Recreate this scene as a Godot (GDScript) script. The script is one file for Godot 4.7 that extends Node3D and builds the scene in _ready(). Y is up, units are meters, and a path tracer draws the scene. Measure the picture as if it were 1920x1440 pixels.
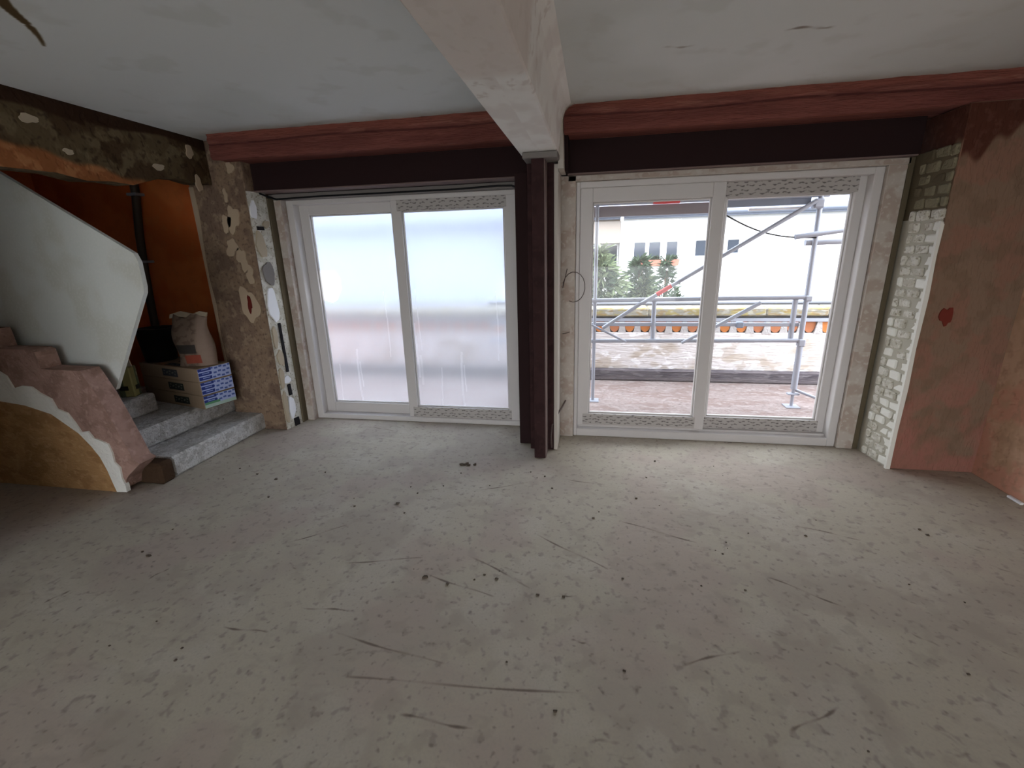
extends Node3D
# Half-stripped room with two sliding terrace windows; stair on one side, scaffold and neighbour outside.

const CEIL := 2.545
var M := {}
var rng := RandomNumberGenerator.new()
var names := {}

# ---------------------------------------------------------------- mesh building
class MB:
	var st := SurfaceTool.new()
	var xf := Transform3D()
	var uvk := 1.0
	var flat_uv := false      # map everything by x and z
	func _init():
		st.begin(Mesh.PRIMITIVE_TRIANGLES)
		st.set_smooth_group(-1)
	func smooth(on: bool):
		st.set_smooth_group(0 if on else -1)
	func _v(p: Vector3, n: Vector3):
		var a := n.abs()
		var uv: Vector2
		if flat_uv or (a.y >= a.x and a.y >= a.z):
			uv = Vector2(p.x + (p.y * 0.8 if flat_uv else 0.0), p.z)
		elif a.x >= a.z:
			uv = Vector2(p.z, -p.y)
		else:
			uv = Vector2(p.x, -p.y)
		st.set_uv(uv * uvk)
		st.add_vertex(xf * p)
	func tri(a: Vector3, b: Vector3, c: Vector3, n: Vector3):
		if (b - a).cross(c - a).dot(n) > 0.0:
			var t := b
			b = c
			c = t
		_v(a, n)
		_v(b, n)
		_v(c, n)
	func quad(a: Vector3, b: Vector3, c: Vector3, d: Vector3, n: Vector3):
		tri(a, b, c, n)
		tri(a, c, d, n)
	# chamfered box, corners may be jittered
	func box(lo: Vector3, hi: Vector3, b := 0.004, jit := 0.0, r: RandomNumberGenerator = null):
		var s := hi - lo
		b = minf(b, minf(s.x, minf(s.y, s.z)) * 0.4)
		var j := []
		for k in 8:
			j.append(Vector3(r.randf_range(-jit, jit), r.randf_range(-jit, jit), r.randf_range(-jit, jit)) if r and jit > 0.0 else Vector3.ZERO)
		var P := func(sx: int, sy: int, sz: int, face: int) -> Vector3:
			var p := Vector3(hi.x if sx > 0 else lo.x, hi.y if sy > 0 else lo.y, hi.z if sz > 0 else lo.z)
			if face != 0: p.x -= sx * b
			if face != 1: p.y -= sy * b
			if face != 2: p.z -= sz * b
			return p + j[(1 if sx > 0 else 0) + (2 if sy > 0 else 0) + (4 if sz > 0 else 0)]
		for s1 in [-1, 1]:
			quad(P.call(s1, -1, -1, 0), P.call(s1, 1, -1, 0), P.call(s1, 1, 1, 0), P.call(s1, -1, 1, 0), Vector3(s1, 0, 0))
			quad(P.call(-1, s1, -1, 1), P.call(1, s1, -1, 1), P.call(1, s1, 1, 1), P.call(-1, s1, 1, 1), Vector3(0, s1, 0))
			quad(P.call(-1, -1, s1, 2), P.call(1, -1, s1, 2), P.call(1, 1, s1, 2), P.call(-1, 1, s1, 2), Vector3(0, 0, s1))
			for s2 in [-1, 1]:
				quad(P.call(s1, s2, -1, 0), P.call(s1, s2, 1, 0), P.call(s1, s2, 1, 1), P.call(s1, s2, -1, 1), Vector3(s1, s2, 0) * 0.7)
				quad(P.call(s1, -1, s2, 0), P.call(s1, 1, s2, 0), P.call(s1, 1, s2, 2), P.call(s1, -1, s2, 2), Vector3(s1, 0, s2) * 0.7)
				quad(P.call(-1, s1, s2, 1), P.call(1, s1, s2, 1), P.call(1, s1, s2, 2), P.call(-1, s1, s2, 2), Vector3(0, s1, s2) * 0.7)
				for s3 in [-1, 1]:
					tri(P.call(s1, s2, s3, 0), P.call(s1, s2, s3, 1), P.call(s1, s2, s3, 2), Vector3(s1, s2, s3))
	# polygon in the frame's x-y plane, extruded from z=0 to z=-d
	func prism(poly: PackedVector2Array, fr: Transform3D, d: float):
		var old := xf
		xf = old * fr
		var idx := Geometry2D.triangulate_polygon(poly)
		for k in range(0, idx.size(), 3):
			var a := poly[idx[k]]
			var b := poly[idx[k + 1]]
			var c := poly[idx[k + 2]]
			tri(Vector3(a.x, a.y, 0), Vector3(b.x, b.y, 0), Vector3(c.x, c.y, 0), Vector3(0, 0, 1))
			tri(Vector3(a.x, a.y, -d), Vector3(b.x, b.y, -d), Vector3(c.x, c.y, -d), Vector3(0, 0, -1))
		var sgn := -1.0 if Geometry2D.is_polygon_clockwise(poly) else 1.0
		for k in poly.size():
			var a := poly[k]
			var b := poly[(k + 1) % poly.size()]
			var e := b - a
			quad(Vector3(a.x, a.y, 0), Vector3(b.x, b.y, 0), Vector3(b.x, b.y, -d), Vector3(a.x, a.y, -d), Vector3(e.y, -e.x, 0) * sgn)
		xf = old
	func tube(pts: Array, r: float, n := 8):
		var rings := []
		var up := Vector3.UP
		for k in pts.size():
			var t: Vector3 = (pts[mini(k + 1, pts.size() - 1)] - pts[maxi(k - 1, 0)]).normalized()
			if absf(t.dot(up)) > 0.95: up = Vector3.RIGHT
			var u := t.cross(up).normalized()
			var w := u.cross(t).normalized()
			up = w
			var ring := []
			for i in n:
				var a := TAU * i / n
				ring.append([pts[k] + (u * cos(a) + w * sin(a)) * r, u * cos(a) + w * sin(a)])
			rings.append(ring)
		smooth(true)
		for k in rings.size() - 1:
			for i in n:
				var i2 := (i + 1) % n
				quad(rings[k][i][0], rings[k][i2][0], rings[k + 1][i2][0], rings[k + 1][i][0], rings[k][i][1] + rings[k][i2][1])
		smooth(false)
		for e in [0, rings.size() - 1]:
			var nn: Vector3 = (pts[0] - pts[1]) if e == 0 else (pts[e] - pts[e - 1])
			for i in n:
				tri(pts[e], rings[e][i][0], rings[e][(i + 1) % n][0], nn)
	func lathe(c: Vector3, prof: Array, n := 20):
		smooth(true)
		for k in prof.size() - 1:
			var p: Vector2 = prof[k]
			var q: Vector2 = prof[k + 1]
			for i in n:
				var a := TAU * i / n
				var b := TAU * (i + 1) / n
				var A := Vector3(cos(a), 0, sin(a))
				var B := Vector3(cos(b), 0, sin(b))
				var e := q - p
				var nr := (A + B) * 0.5 * e.y + Vector3(0, -e.x, 0)
				quad(c + A * p.x + Vector3(0, p.y, 0), c + B * p.x + Vector3(0, p.y, 0), c + B * q.x + Vector3(0, q.y, 0), c + A * q.x + Vector3(0, q.y, 0), nr)
		smooth(false)
	# surface of points f(i, j); n is the side it shows
	func sheet(f: Callable, nu: int, nv: int, n: Vector3, soft := true):
		smooth(soft)
		for i in nu:
			for j in nv:
				quad(f.call(i, j), f.call(i + 1, j), f.call(i + 1, j + 1), f.call(i, j + 1), n)
		smooth(false)
	func mesh(base := Vector3.ZERO) -> ArrayMesh:
		st.generate_normals()
		if base == Vector3.ZERO:
			return st.commit()
		var a := st.commit_to_arrays()
		var v: PackedVector3Array = a[Mesh.ARRAY_VERTEX]
		for k in v.size(): v[k] -= base
		a[Mesh.ARRAY_VERTEX] = v
		var m := ArrayMesh.new()
		m.add_surface_from_arrays(Mesh.PRIMITIVE_TRIANGLES, a)
		return m

func numbered(n: String) -> String:
	names[n] = names.get(n, -1) + 1
	return n if names[n] == 0 else "%s_%03d" % [n, names[n]]

func thing(called: String, label: String, cat: String, base := Vector3.ZERO, group := "", kind := "") -> Node3D:
	var o := Node3D.new()
	o.name = numbered(called)
	o.position = base
	add_child(o, true)
	return tag(o, label, cat, group, kind)

func tag(o: Node3D, label: String, cat: String, group := "", kind := "") -> Node3D:
	o.set_meta("label", label)
	o.set_meta("category", cat)
	if group: o.set_meta("group", group)
	if kind: o.set_meta("kind", kind)
	return o

func where(o: Node3D) -> Vector3:
	return Vector3.ZERO if o == self else o.position + where(o.get_parent())

# commits a mesh made in world coordinates as a part of a thing
func part(called: String, mb: MB, m: Material, parent: Node3D, label := "") -> MeshInstance3D:
	var o := MeshInstance3D.new()
	o.name = called
	if parent == self: o.name = numbered(called)
	else:
		var k := 0
		while parent.has_node(NodePath(String(o.name))):
			k += 1
			o.name = "%s_%03d" % [called, k]
	o.mesh = mb.mesh(where(parent))
	o.material_override = m
	if label: o.set_meta("label", label)
	parent.add_child(o, true)
	return o

func solo(called: String, mb: MB, m: Material, base: Vector3, label: String, cat: String, group := "", kind := "") -> MeshInstance3D:
	var o := MeshInstance3D.new()
	o.name = numbered(called)
	o.mesh = mb.mesh(base)
	o.material_override = m
	o.position = base
	add_child(o, true)
	tag(o, label, cat, group, kind)
	return o

func bx(x0: float, x1: float, y0: float, y1: float, z0: float, z1: float, b := 0.004) -> MB:
	var m := MB.new()
	m.box(Vector3(minf(x0, x1), minf(y0, y1), minf(z0, z1)), Vector3(maxf(x0, x1), maxf(y0, y1), maxf(z0, z1)), b)
	return m

func frz(z: float) -> Transform3D:      # u = x, v = y, facing +z
	return Transform3D(Basis(), Vector3(0, 0, z))
func frx(x: float) -> Transform3D:      # u = z, v = y, facing +x  (u axis is -z: points are given as -z)
	return Transform3D(Basis(Vector3(0, 0, -1), Vector3(0, 1, 0), Vector3(1, 0, 0)), Vector3(x, 0, 0))
func poly(a: Array) -> PackedVector2Array:
	var p := PackedVector2Array()
	for k in range(0, a.size(), 2): p.append(Vector2(a[k], a[k + 1]))
	return p

func blob(c: Vector2, rx: float, ry: float, n := 18, rough := 0.28, tilt := 0.0) -> PackedVector2Array:
	var p := PackedVector2Array()
	var ph := [rng.randf() * TAU, rng.randf() * TAU, rng.randf() * TAU]
	for k in n:
		var a := TAU * k / n
		var r := 1.0 + rough * (0.5 * sin(2 * a + ph[0]) + 0.4 * sin(3 * a + ph[1]) + 0.35 * sin(5 * a + ph[2])) + rng.randf_range(-0.1, 0.1) * rough
		p.append(c + Vector2(cos(a) * rx * r, sin(a) * ry * r).rotated(tilt))
	return p

# ---------------------------------------------------------------- textures and materials
func noise(sd: int, freq: float, w: int, h: int, oct := 4, kind := FastNoiseLite.TYPE_SIMPLEX_SMOOTH) -> PackedByteArray:
	var n := FastNoiseLite.new()
	n.seed = sd
	n.noise_type = kind
	n.frequency = freq
	n.fractal_octaves = oct
	var im := n.get_image(w, h)
	im.convert(Image.FORMAT_L8)
	return im.get_data()

# base colour, then layers [seed, freq, octaves, from, to, colour, strength, mask(u, v) or null]
func paint(w: int, h: int, base: Color, layers: Array) -> Image:
	var out := PackedFloat32Array()
	out.resize(w * h * 3)
	for i in w * h:
		out[i * 3] = base.r
		out[i * 3 + 1] = base.g
		out[i * 3 + 2] = base.b
	for l in layers:
		var nz := noise(l[0], l[1], w, h, l[2])
		var lut := PackedFloat32Array()
		for k in 256:
			lut.append(smoothstep(l[3], l[4], k / 255.0) * l[6])
		var c: Color = l[5]
		var mask = l[7] if l.size() > 7 else null
		for y in h:
			for x in w:
				var i := y * w + x
				var t := lut[nz[i]]
				if t <= 0.0: continue
				if mask != null:
					t *= mask.call((x + 0.5) / w, (y + 0.5) / h)
				i *= 3
				out[i] += (c.r - out[i]) * t
				out[i + 1] += (c.g - out[i + 1]) * t
				out[i + 2] += (c.b - out[i + 2]) * t
	var b := PackedByteArray()
	b.resize(w * h * 3)
	for i in w * h * 3:
		b[i] = clampi(int(out[i] * 255.0 + 0.5), 0, 255)
	return Image.create_from_data(w, h, false, Image.FORMAT_RGB8, b)

# a soft stroke on an image, in the texture's own pixels
func stroke(im: Image, a: Vector2, b: Vector2, r: float, c: Color, amount: float, sd := 0):
	var n := int(a.distance_to(b)) + 1
	var q := RandomNumberGenerator.new()
	q.seed = sd
	var wob := q.randf() * 10.0
	for k in n + 1:
		var t := float(k) / n
		var side := (b - a).normalized().orthogonal()
		var p := a.lerp(b, t) + side * sin(t * 6.0 + wob) * r * 0.8
		var rr := r * (0.6 + 0.5 * sin(t * 17.0 + wob) * 0.5 + 0.3 * q.randf())
		var am := amount * (0.55 + 0.45 * sin(t * 9.0 + wob * 2.0)) * minf(1.0, 6.0 * minf(t, 1.0 - t) + 0.2)
		for y in range(int(p.y - rr - 1), int(p.y + rr + 2)):
			for x in range(int(p.x - rr - 1), int(p.x + rr + 2)):
				if x < 0 or y < 0 or x >= im.get_width() or y >= im.get_height(): continue
				var f := clampf(1.0 - Vector2(x, y).distance_to(p) / (rr + 0.5), 0.0, 1.0) * am
				if f > 0.0:
					im.set_pixel(x, y, im.get_pixel(x, y).lerp(c, f))

func tex(im: Image) -> ImageTexture:
	im.generate_mipmaps()
	return ImageTexture.create_from_image(im)

func mat(c: Color, rough := 0.9, metal := 0.0, spec := 0.3) -> StandardMaterial3D:
	var m := StandardMaterial3D.new()
	m.albedo_color = c
	m.roughness = rough
	m.metallic = metal
	m.metallic_specular = spec
	return m

# maps an image over the rectangle (u0, v0)-(u1, v1) of the metre coordinates the meshes carry
func mapped(im: Image, u0: float, v0: float, u1: float, v1: float, rough := 0.95) -> StandardMaterial3D:
	var m := mat(Color.WHITE, rough)
	m.albedo_texture = tex(im)
	m.uv1_scale = Vector3(1.0 / (u1 - u0), 1.0 / (v1 - v0), 1)
	m.uv1_offset = Vector3(-u0 / (u1 - u0), -v0 / (v1 - v0), 0)
	return m

func bumpy(m: StandardMaterial3D, sd: int, freq: float, cm: float, scale := 1.0) -> StandardMaterial3D:
	m.heightmap_enabled = true
	m.heightmap_scale = cm
	if not M.has("bump%d" % sd):
		var t := paint(512, 512, Color(0.5, 0.5, 0.5), [[sd, freq, 5, 0.2, 0.8, Color.WHITE, 0.9], [sd + 1, freq * 3.0, 3, 0.55, 0.75, Color.BLACK, 0.7]])
		M["bump%d" % sd] = tex(t)
	m.heightmap_texture = M["bump%d" % sd]
	return m

func C(r: int, g: int, b: int) -> Color:
	return Color8(r, g, b)

func materials():
	# ---- floor: screed with stains, sweepings and score marks
	var fx0 := -3.8
	var fz0 := -4.2
	var fw := 6.8
	var fh := 3.6
	var W := 1900
	var H := 1006
	var k := W / fw
	var im := paint(W, H, C(177, 168, 152), [
		[11, 0.004, 4, 0.45, 0.7, C(166, 155, 143), 0.7],
		[12, 0.006, 5, 0.55, 0.75, C(184, 176, 162), 0.6],
		[13, 0.003, 4, 0.5, 0.72, C(172, 157, 146), 0.7],
		[14, 0.02, 4, 0.6, 0.8, C(150, 140, 127), 0.3],
		[15, 0.05, 3, 0.66, 0.82, C(136, 126, 118), 0.5],
		[16, 0.1, 2, 0.76, 0.9, C(112, 104, 96), 0.5],
		[17, 0.25, 2, 0.4, 0.8, C(160, 152, 142), 0.25]])
	var sc := [-0.79, -2.75, -0.44, -2.91, -1.72, -2.03, -1.48, -2.23, -1.32, -1.57, -1.08, -1.585, -0.83, -1.88, -0.45, -1.77, -0.65, -2.06, -0.28, -1.86,
		-1.1, -1.456, -0.57, -1.373, -0.93, -1.257, 0.01, -1.334, -0.656, -1.147, -0.385, -1.141, -0.13, -1.83, -0.05, -1.83, -0.06, -1.57, 0.005, -1.566,
		-2.27, -1.63, -2.24, -1.72, -1.62, -1.409, -1.4, -1.411, -2.09, -3.82, -1.85, -3.74, 0.2, -2.5, 0.6, -2.35, 0.35, -1.5, 0.62, -1.62, 0.9, -2.1, 1.15, -1.95,
		-0.3, -2.3, 0.1, -2.05, -1.3, -1.9, -0.9, -2.0, -2.63, -1.41, -2.6, -1.5, 0.7, -1.3, 0.9, -1.42, -0.2, -3.0, 0.1, -2.95, 1.2, -2.6, 1.5, -2.5]
	for i in range(0, sc.size(), 4):
		stroke(im, Vector2((sc[i] - fx0) * k, (sc[i + 1] - fz0) * k), Vector2((sc[i + 2] - fx0) * k, (sc[i + 3] - fz0) * k), 1.7, C(104, 92, 84), 0.75, i)
	var q := RandomNumberGenerator.new()
	q.seed = 5
	for i in 130:
		var a := Vector2(q.randf_range(0, W), q.randf_range(60, H))
		var d := Vector2(q.randf_range(4, 30), 0).rotated(q.randf_range(-0.6, 0.9))
		stroke(im, a, a + d, q.randf_range(1.0, 2.0), C(120, 110, 102), q.randf_range(0.15, 0.45), i + 100)
	M.floor = bumpy(mapped(im, fx0, fz0, fx0 + fw, fz0 + fh, 0.85), 40, 0.02, 0.25)
	# ---- ceiling
	im = paint(900, 450, C(218, 220, 218), [[21, 0.004, 4, 0.45, 0.75, C(206, 208, 204), 0.8], [22, 0.02, 4, 0.6, 0.8, C(196, 196, 190), 0.35]])
	var ck := 900 / 7.0      # x -3.8..3.2, z -4..-0.5
	var cres := Curve2D.new()
	cres.bake_interval = 0.01
	cres.add_point(Vector2(-2.02, -1.50), Vector2.ZERO, Vector2(-0.12, -0.08))
	cres.add_point(Vector2(-2.30, -1.80), Vector2(0.06, 0.10), Vector2(-0.04, -0.06))
	cres.add_point(Vector2(-2.475, -1.995), Vector2(0.09, 0.08), Vector2.ZERO)
	for n in 400:
		var t := n / 400.0
		var p := (cres.sample_baked(t * cres.get_baked_length()) + Vector2(3.8, 4)) * ck
		var r := 3.6 * (1.0 - t) * (0.35 if absf(t - 0.66) < 0.02 else 1.0) + 0.4
		for y in range(int(p.y - 5), int(p.y + 6)):
			for x in range(int(p.x - 5), int(p.x + 6)):
				var f := clampf(r + 0.5 - Vector2(x, y).distance_to(p), 0.0, 1.0)
				if f > 0.0 and x >= 0 and y >= 0: im.set_pixel(x, y, im.get_pixel(x, y).lerp(C(88, 70, 44), f * 0.5))
	stroke(im, Vector2(4.63 * ck, 1.366 * ck), Vector2(4.83 * ck, 1.353 * ck), 2.0, C(120, 108, 98), 0.7, 9)
	stroke(im, Vector2(4.1 * ck, 1.30 * ck), Vector2(4.25 * ck, 1.29 * ck), 1.5, C(140, 130, 120), 0.5, 8)
	M.ceiling = mapped(im, -3.8, -4.0, 3.2, -0.5, 0.95)
	# ---- beam underside: greyer filler near the room, whiter patch by the column
	im = paint(128, 512, C(232, 229, 224), [[31, 0.015, 3, 0.4, 0.8, C(214, 206, 200), 0.6], [32, 0.05, 3, 0.6, 0.8, C(196, 184, 176), 0.5, func(_u, v): return 1.0 if v > 0.55 else 0.0],
		[33, 0.01, 2, 0.0, 0.01, C(214, 203, 195), 0.75, func(_u, v): return smoothstep(0.62, 0.66, v)]])
	M.beam = mapped(im, -0.6, -10.6, -0.1, -8.0, 0.95)
	# ---- front wall, brown plaster (u = x 2.1..2.75, v = -y) with a stripped dark top
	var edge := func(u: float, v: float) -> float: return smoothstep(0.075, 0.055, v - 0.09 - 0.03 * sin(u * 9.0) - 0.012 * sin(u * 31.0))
	im = paint(300, 1020, C(130, 106, 88), [[51, 0.008, 4, 0.4, 0.62, C(138, 100, 84), 0.7], [52, 0.012, 4, 0.5, 0.75, C(116, 95, 77), 0.6],
		[53, 0.006, 3, 0.35, 0.6, C(158, 104, 92), 0.75, func(_u, v): return smoothstep(0.55, 0.95, v)], [54, 0.05, 3, 0.55, 0.8, C(128, 100, 82), 0.3],
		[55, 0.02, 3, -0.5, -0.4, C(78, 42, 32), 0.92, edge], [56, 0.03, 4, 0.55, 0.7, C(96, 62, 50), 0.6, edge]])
	M.brown = bumpy(mapped(im, 2.1, -CEIL, 2.75, 0.0), 42, 0.02, 0.3)
	# ---- side wall of the same plaster (u = z)
	im = paint(600, 500, C(200, 164, 138), [[61, 0.01, 4, 0.4, 0.62, C(198, 144, 122), 0.9], [62, 0.014, 4, 0.5, 0.7, C(186, 152, 124), 0.8], [64, 0.05, 3, 0.55, 0.8, C(168, 136, 112), 0.5],
		[65, 0.02, 3, -0.5, -0.4, C(80, 44, 34), 0.9, edge]])
	M.brown_side = bumpy(mapped(im, -3.5, -CEIL, -0.5, 0.0), 42, 0.02, 0.3)
	# ---- clay band above the windows
	im = paint(640, 192, C(128, 76, 68), [[71, 0.012, 4, 0.4, 0.7, C(112, 64, 58), 0.7], [70, 0.02, 3, -0.5, -0.4, C(150, 90, 76), 0.7, func(u, v): return smoothstep(0.36, 0.2, v + 0.05 * sin(u * 40.0))], [74, 0.02, 3, -0.5, -0.4, C(78, 42, 38), 0.75, func(u, v): return smoothstep(0.05, 0.01, absf(v - 0.42 - 0.03 * sin(u * 23.0)))], [72, 0.015, 4, 0.62, 0.75, C(164, 112, 96), 0.7, func(_u, v): return clampf(1.0 - absf(v - 0.3) * 6.0, 0.0, 1.0)],
		[73, 0.03, 3, 0.6, 0.8, C(112, 64, 58), 0.4]])
	M.band = bumpy(mapped(im, -3.1, -2.56, 2.8, -2.35), 41, 0.03, 0.5)
	# ---- old wall above the stair (u = z -3.7..-1.7, v = -y -2.55..-1.95)
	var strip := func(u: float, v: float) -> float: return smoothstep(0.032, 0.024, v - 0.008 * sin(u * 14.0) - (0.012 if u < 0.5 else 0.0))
	var low := func(u: float, v: float) -> float:
		var z := -1.7 - 2.0 * u
		var y := 2.55 - 2.55 * v
		return smoothstep(0.02, -0.02, y - (2.165 + 0.10 * clampf((z + 2.9) / 0.7, -0.4, 1.2)) - 0.012 * sin(u * 40.0)) * (1.0 if z > -3.25 and y > 1.8 else 0.0)
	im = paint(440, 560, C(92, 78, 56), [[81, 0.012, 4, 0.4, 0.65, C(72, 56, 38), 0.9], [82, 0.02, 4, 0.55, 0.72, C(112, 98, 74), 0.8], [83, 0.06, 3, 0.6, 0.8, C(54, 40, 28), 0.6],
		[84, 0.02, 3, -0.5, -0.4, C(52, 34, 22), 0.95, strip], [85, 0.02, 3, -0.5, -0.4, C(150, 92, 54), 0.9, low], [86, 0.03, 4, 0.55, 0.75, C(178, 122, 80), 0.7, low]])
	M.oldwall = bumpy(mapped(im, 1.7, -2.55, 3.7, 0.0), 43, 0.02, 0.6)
	im = paint(256, 700, C(136, 114, 94), [[91, 0.01, 4, 0.4, 0.65, C(114, 94, 80), 0.9], [92, 0.03, 4, 0.55, 0.75, C(152, 132, 110), 0.7], [93, 0.08, 3, 0.6, 0.8, C(92, 74, 62), 0.6]])
	M.pier = bumpy(mapped(im, -3.75, -2.55, -2.8, 0.0), 43, 0.02, 0.5)
	im = paint(512, 512, C(216, 120, 66), [[101, 0.008, 3, 0.35, 0.7, C(202, 102, 52), 0.8], [102, 0.03, 3, 0.6, 0.8, C(200, 112, 64), 0.5]])
	M.orange = mapped(im, -5.5, -2.6, -3.2, 0.0)
	# ---- reveals
	im = paint(512, 512, C(212, 208, 196), [[111, 0.012, 4, 0.45, 0.65, C(186, 180, 164), 0.8], [112, 0.03, 4, 0.66, 0.8, C(134, 124, 104), 0.7], [113, 0.1, 2, 0.6, 0.8, C(198, 196, 188), 0.7]])
	M.limed = bumpy(mapped(im, 0, 0, 0.7, 0.7), 43, 0.02, 0.5)
	M.limed2 = mat(C(186, 182, 166), 0.95)
	M.limed3 = mat(C(226, 224, 214), 0.95)
	M.mortar = mat(C(96, 86, 68), 1.0)
	M.lime_mortar = mat(C(176, 171, 156), 1.0)
	M.brick_dark = bumpy(mat(C(128, 120, 98), 1.0), 43, 0.02, 0.5)
	im = paint(256, 256, C(184, 174, 164), [[121, 0.012, 4, 0.45, 0.7, C(168, 150, 138), 0.8], [122, 0.05, 3, 0.6, 0.8, C(196, 190, 182), 0.6]])
	M.strip = mapped(im, 0, 0, 0.8, 0.8)
	M.patch = mat(C(178, 158, 134), 0.95)
	M.patch_white = mat(C(236, 236, 238), 0.9)
	M.patch_pale = mat(C(176, 162, 140), 0.95)
	M.joint = mat(C(38, 36, 38), 1.0)
	# ---- steel, pvc, glass
	M.lintel = mat(C(46, 32, 32), 0.8, 0.0, 0.2)
	im = paint(128, 512, C(54, 33, 33), [[131, 0.02, 3, 0.5, 0.75, C(44, 26, 26), 0.8], [132, 0.06, 3, 0.62, 0.8, C(72, 47, 44), 0.4]])
	M.primer = mapped(im, -0.6, -2.4, 0.0, 0.0, 0.75)
	M.primer_edge = mat(C(116, 98, 94), 0.7)  # paler copy of the primer; on the column it stands in for light
	M.batten = mat(C(188, 180, 170), 0.85)
	M.grey = mat(C(128, 122, 118), 0.85)
	M.pvc = mat(C(204, 199, 196), 0.45, 0.0, 0.4)
	M.gasket = mat(C(62, 60, 62), 0.8)
	var film := Image.create(512, 64, false, Image.FORMAT_RGB8)
	film.fill(C(180, 174, 169))
	q.seed = 77
	for row in 4:
		for n in 11:
			var x := n * 48 + (row % 2) * 22 + q.randi_range(-5, 5)
			stroke(film, Vector2(x, 9 + row * 15), Vector2(x + q.randi_range(28, 38), 8 + row * 15 + q.randi_range(-2, 2)), 3.2, C(112, 106, 104), 1.4, row * 20 + n)
	M.film = mapped(film, 0, 0, 0.9, 0.112, 0.5)
	var g := StandardMaterial3D.new()
	g.albedo_color = Color(1, 1, 1, 0.04)
	g.transparency = BaseMaterial3D.TRANSPARENCY_ALPHA
	g.roughness = 0.02
	g.metallic_specular = 0.5
	M.glass = g
	g = StandardMaterial3D.new()
	g.albedo_color = Color(0.82, 0.84, 0.88, 0.0)
	g.refraction_enabled = true
	g.refraction_scale = 0.03
	g.roughness = 0.22
	M.fogged = g
	im = Image.create(256, 512, false, Image.FORMAT_RGBA8)
	im.fill(Color(1, 1, 1, 0.36))
	q.seed = 31
	for n in 9:
		var sx := q.randi_range(4, 250)
		var y0 := q.randi_range(180, 380)
		var ln := q.randi_range(60, 200)
		var al := q.randf_range(0.42, 0.52)
		for yy in range(y0, mini(y0 + ln, 511)):
			for d in range(-1, 2 if n % 3 else 4):
				im.set_pixel(clampi(sx + d + int(3.0 * sin(yy * 0.02 + n)), 0, 255), yy, Color(1, 1, 1, al))
	g = mat(Color.WHITE, 1.0)
	g.transparency = BaseMaterial3D.TRANSPARENCY_ALPHA
	g.albedo_texture = tex(im)
	g.uv1_scale = Vector3(0.9, 0.5, 1)
	g.uv1_offset = Vector3(0, 1.0, 0)
	g.backlight_enabled = true
	g.backlight = Color(1, 1, 1)
	M.condensation = g
	M.paper = mat(C(240, 240, 240), 0.8)
	# ---- stair
	im = paint(512, 512, C(196, 195, 192), [[141, 0.012, 4, 0.45, 0.68, C(168, 165, 160), 0.8], [142, 0.03, 4, 0.58, 0.75, C(214, 212, 208), 0.7], [143, 0.08, 3, 0.6, 0.8, C(140, 136, 130), 0.6]])
	M.step = bumpy(mapped(im, 0, 0, 0.9, 0.9), 43, 0.02, 0.5)
	im = paint(400, 400, C(168, 136, 124), [[151, 0.012, 4, 0.45, 0.68, C(146, 116, 104), 0.8], [152, 0.04, 3, 0.6, 0.8, C(186, 154, 142), 0.6]])
	M.pinkish = bumpy(mapped(im, 0, 0, 1.0, 1.0), 43, 0.02, 0.5)
	M.filler = bumpy(mat(C(240, 238, 230), 0.95), 43, 0.02, 0.4)
	im = paint(512, 400, C(178, 138, 94), [[161, 0.012, 4, 0.45, 0.68, C(158, 118, 78), 0.8], [162, 0.03, 3, 0.6, 0.8, C(192, 154, 112), 0.6]])
	M.archwall = bumpy(mapped(im, -4.8, -0.8, -3.3, 0.0), 43, 0.02, 0.4)
	M.shaded_brown = bumpy(mat(C(70, 52, 38), 0.95), 43, 0.02, 0.4)  # brown with painted shade in it
	im = paint(512, 512, C(214, 217, 212), [[171, 0.008, 3, 0.4, 0.7, C(204, 204, 194), 0.8], [172, 0.2, 2, 0.5, 0.8, C(222, 223, 218), 0.4]])
	M.board = mapped(im, -5.0, -2.8, -2.9, -0.4)
	M.pipe = mat(C(74, 68, 62), 0.5, 0.3)
	M.black = mat(C(24, 23, 24), 0.6)
	M.cable = mat(C(20, 20, 22), 0.5)
	M.wire = mat(C(86, 74, 70), 0.6)
	# ---- outside
	im = paint(1024, 512, C(130, 117, 113), [[181, 0.01, 4, 0.45, 0.68, C(118, 101, 96), 0.8], [182, 0.05, 3, 0.55, 0.75, C(146, 136, 132), 0.7], [183, 0.15, 2, 0.62, 0.8, C(92, 80, 77), 0.7]])
	M.terrace = bumpy(mapped(im, -4.0, -6.2, 4.0, -4.0), 42, 0.02, 0.6)
	var grime := func(u: float, v: float) -> float: return smoothstep(0.30, 0.62, v + 0.16 * sin(u * 55.0) + 0.1 * sin(u * 131.0 + 1.0))
	im = paint(1024, 220, C(203, 197, 195), [[191, 0.02, 4, 0.5, 0.62, C(176, 164, 154), 0.7, grime], [192, 0.03, 4, 0.6, 0.72, C(228, 226, 226), 0.8], [193, 0.015, 3, 0.58, 0.7, C(164, 150, 134), 0.6, grime],
		[194, 0.09, 3, 0.66, 0.85, C(160, 152, 146), 0.4]])
	M.parapet = bumpy(mapped(im, -4.0, -0.76, 4.0, 0.16), 43, 0.02, 0.6)
	im = paint(1024, 64, C(96, 90, 94), [[211, 0.02, 4, 0.45, 0.65, C(78, 72, 78), 0.8], [212, 0.04, 3, 0.62, 0.75, C(126, 120, 122), 0.7], [213, 0.02, 2, -0.5, -0.4, C(112, 104, 106), 0.7, func(u, v): return smoothstep(0.5, 0.7, v + 0.08 * sin(u * 60.0))]])  # last layer paints a softer shadow band along the foot
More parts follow.
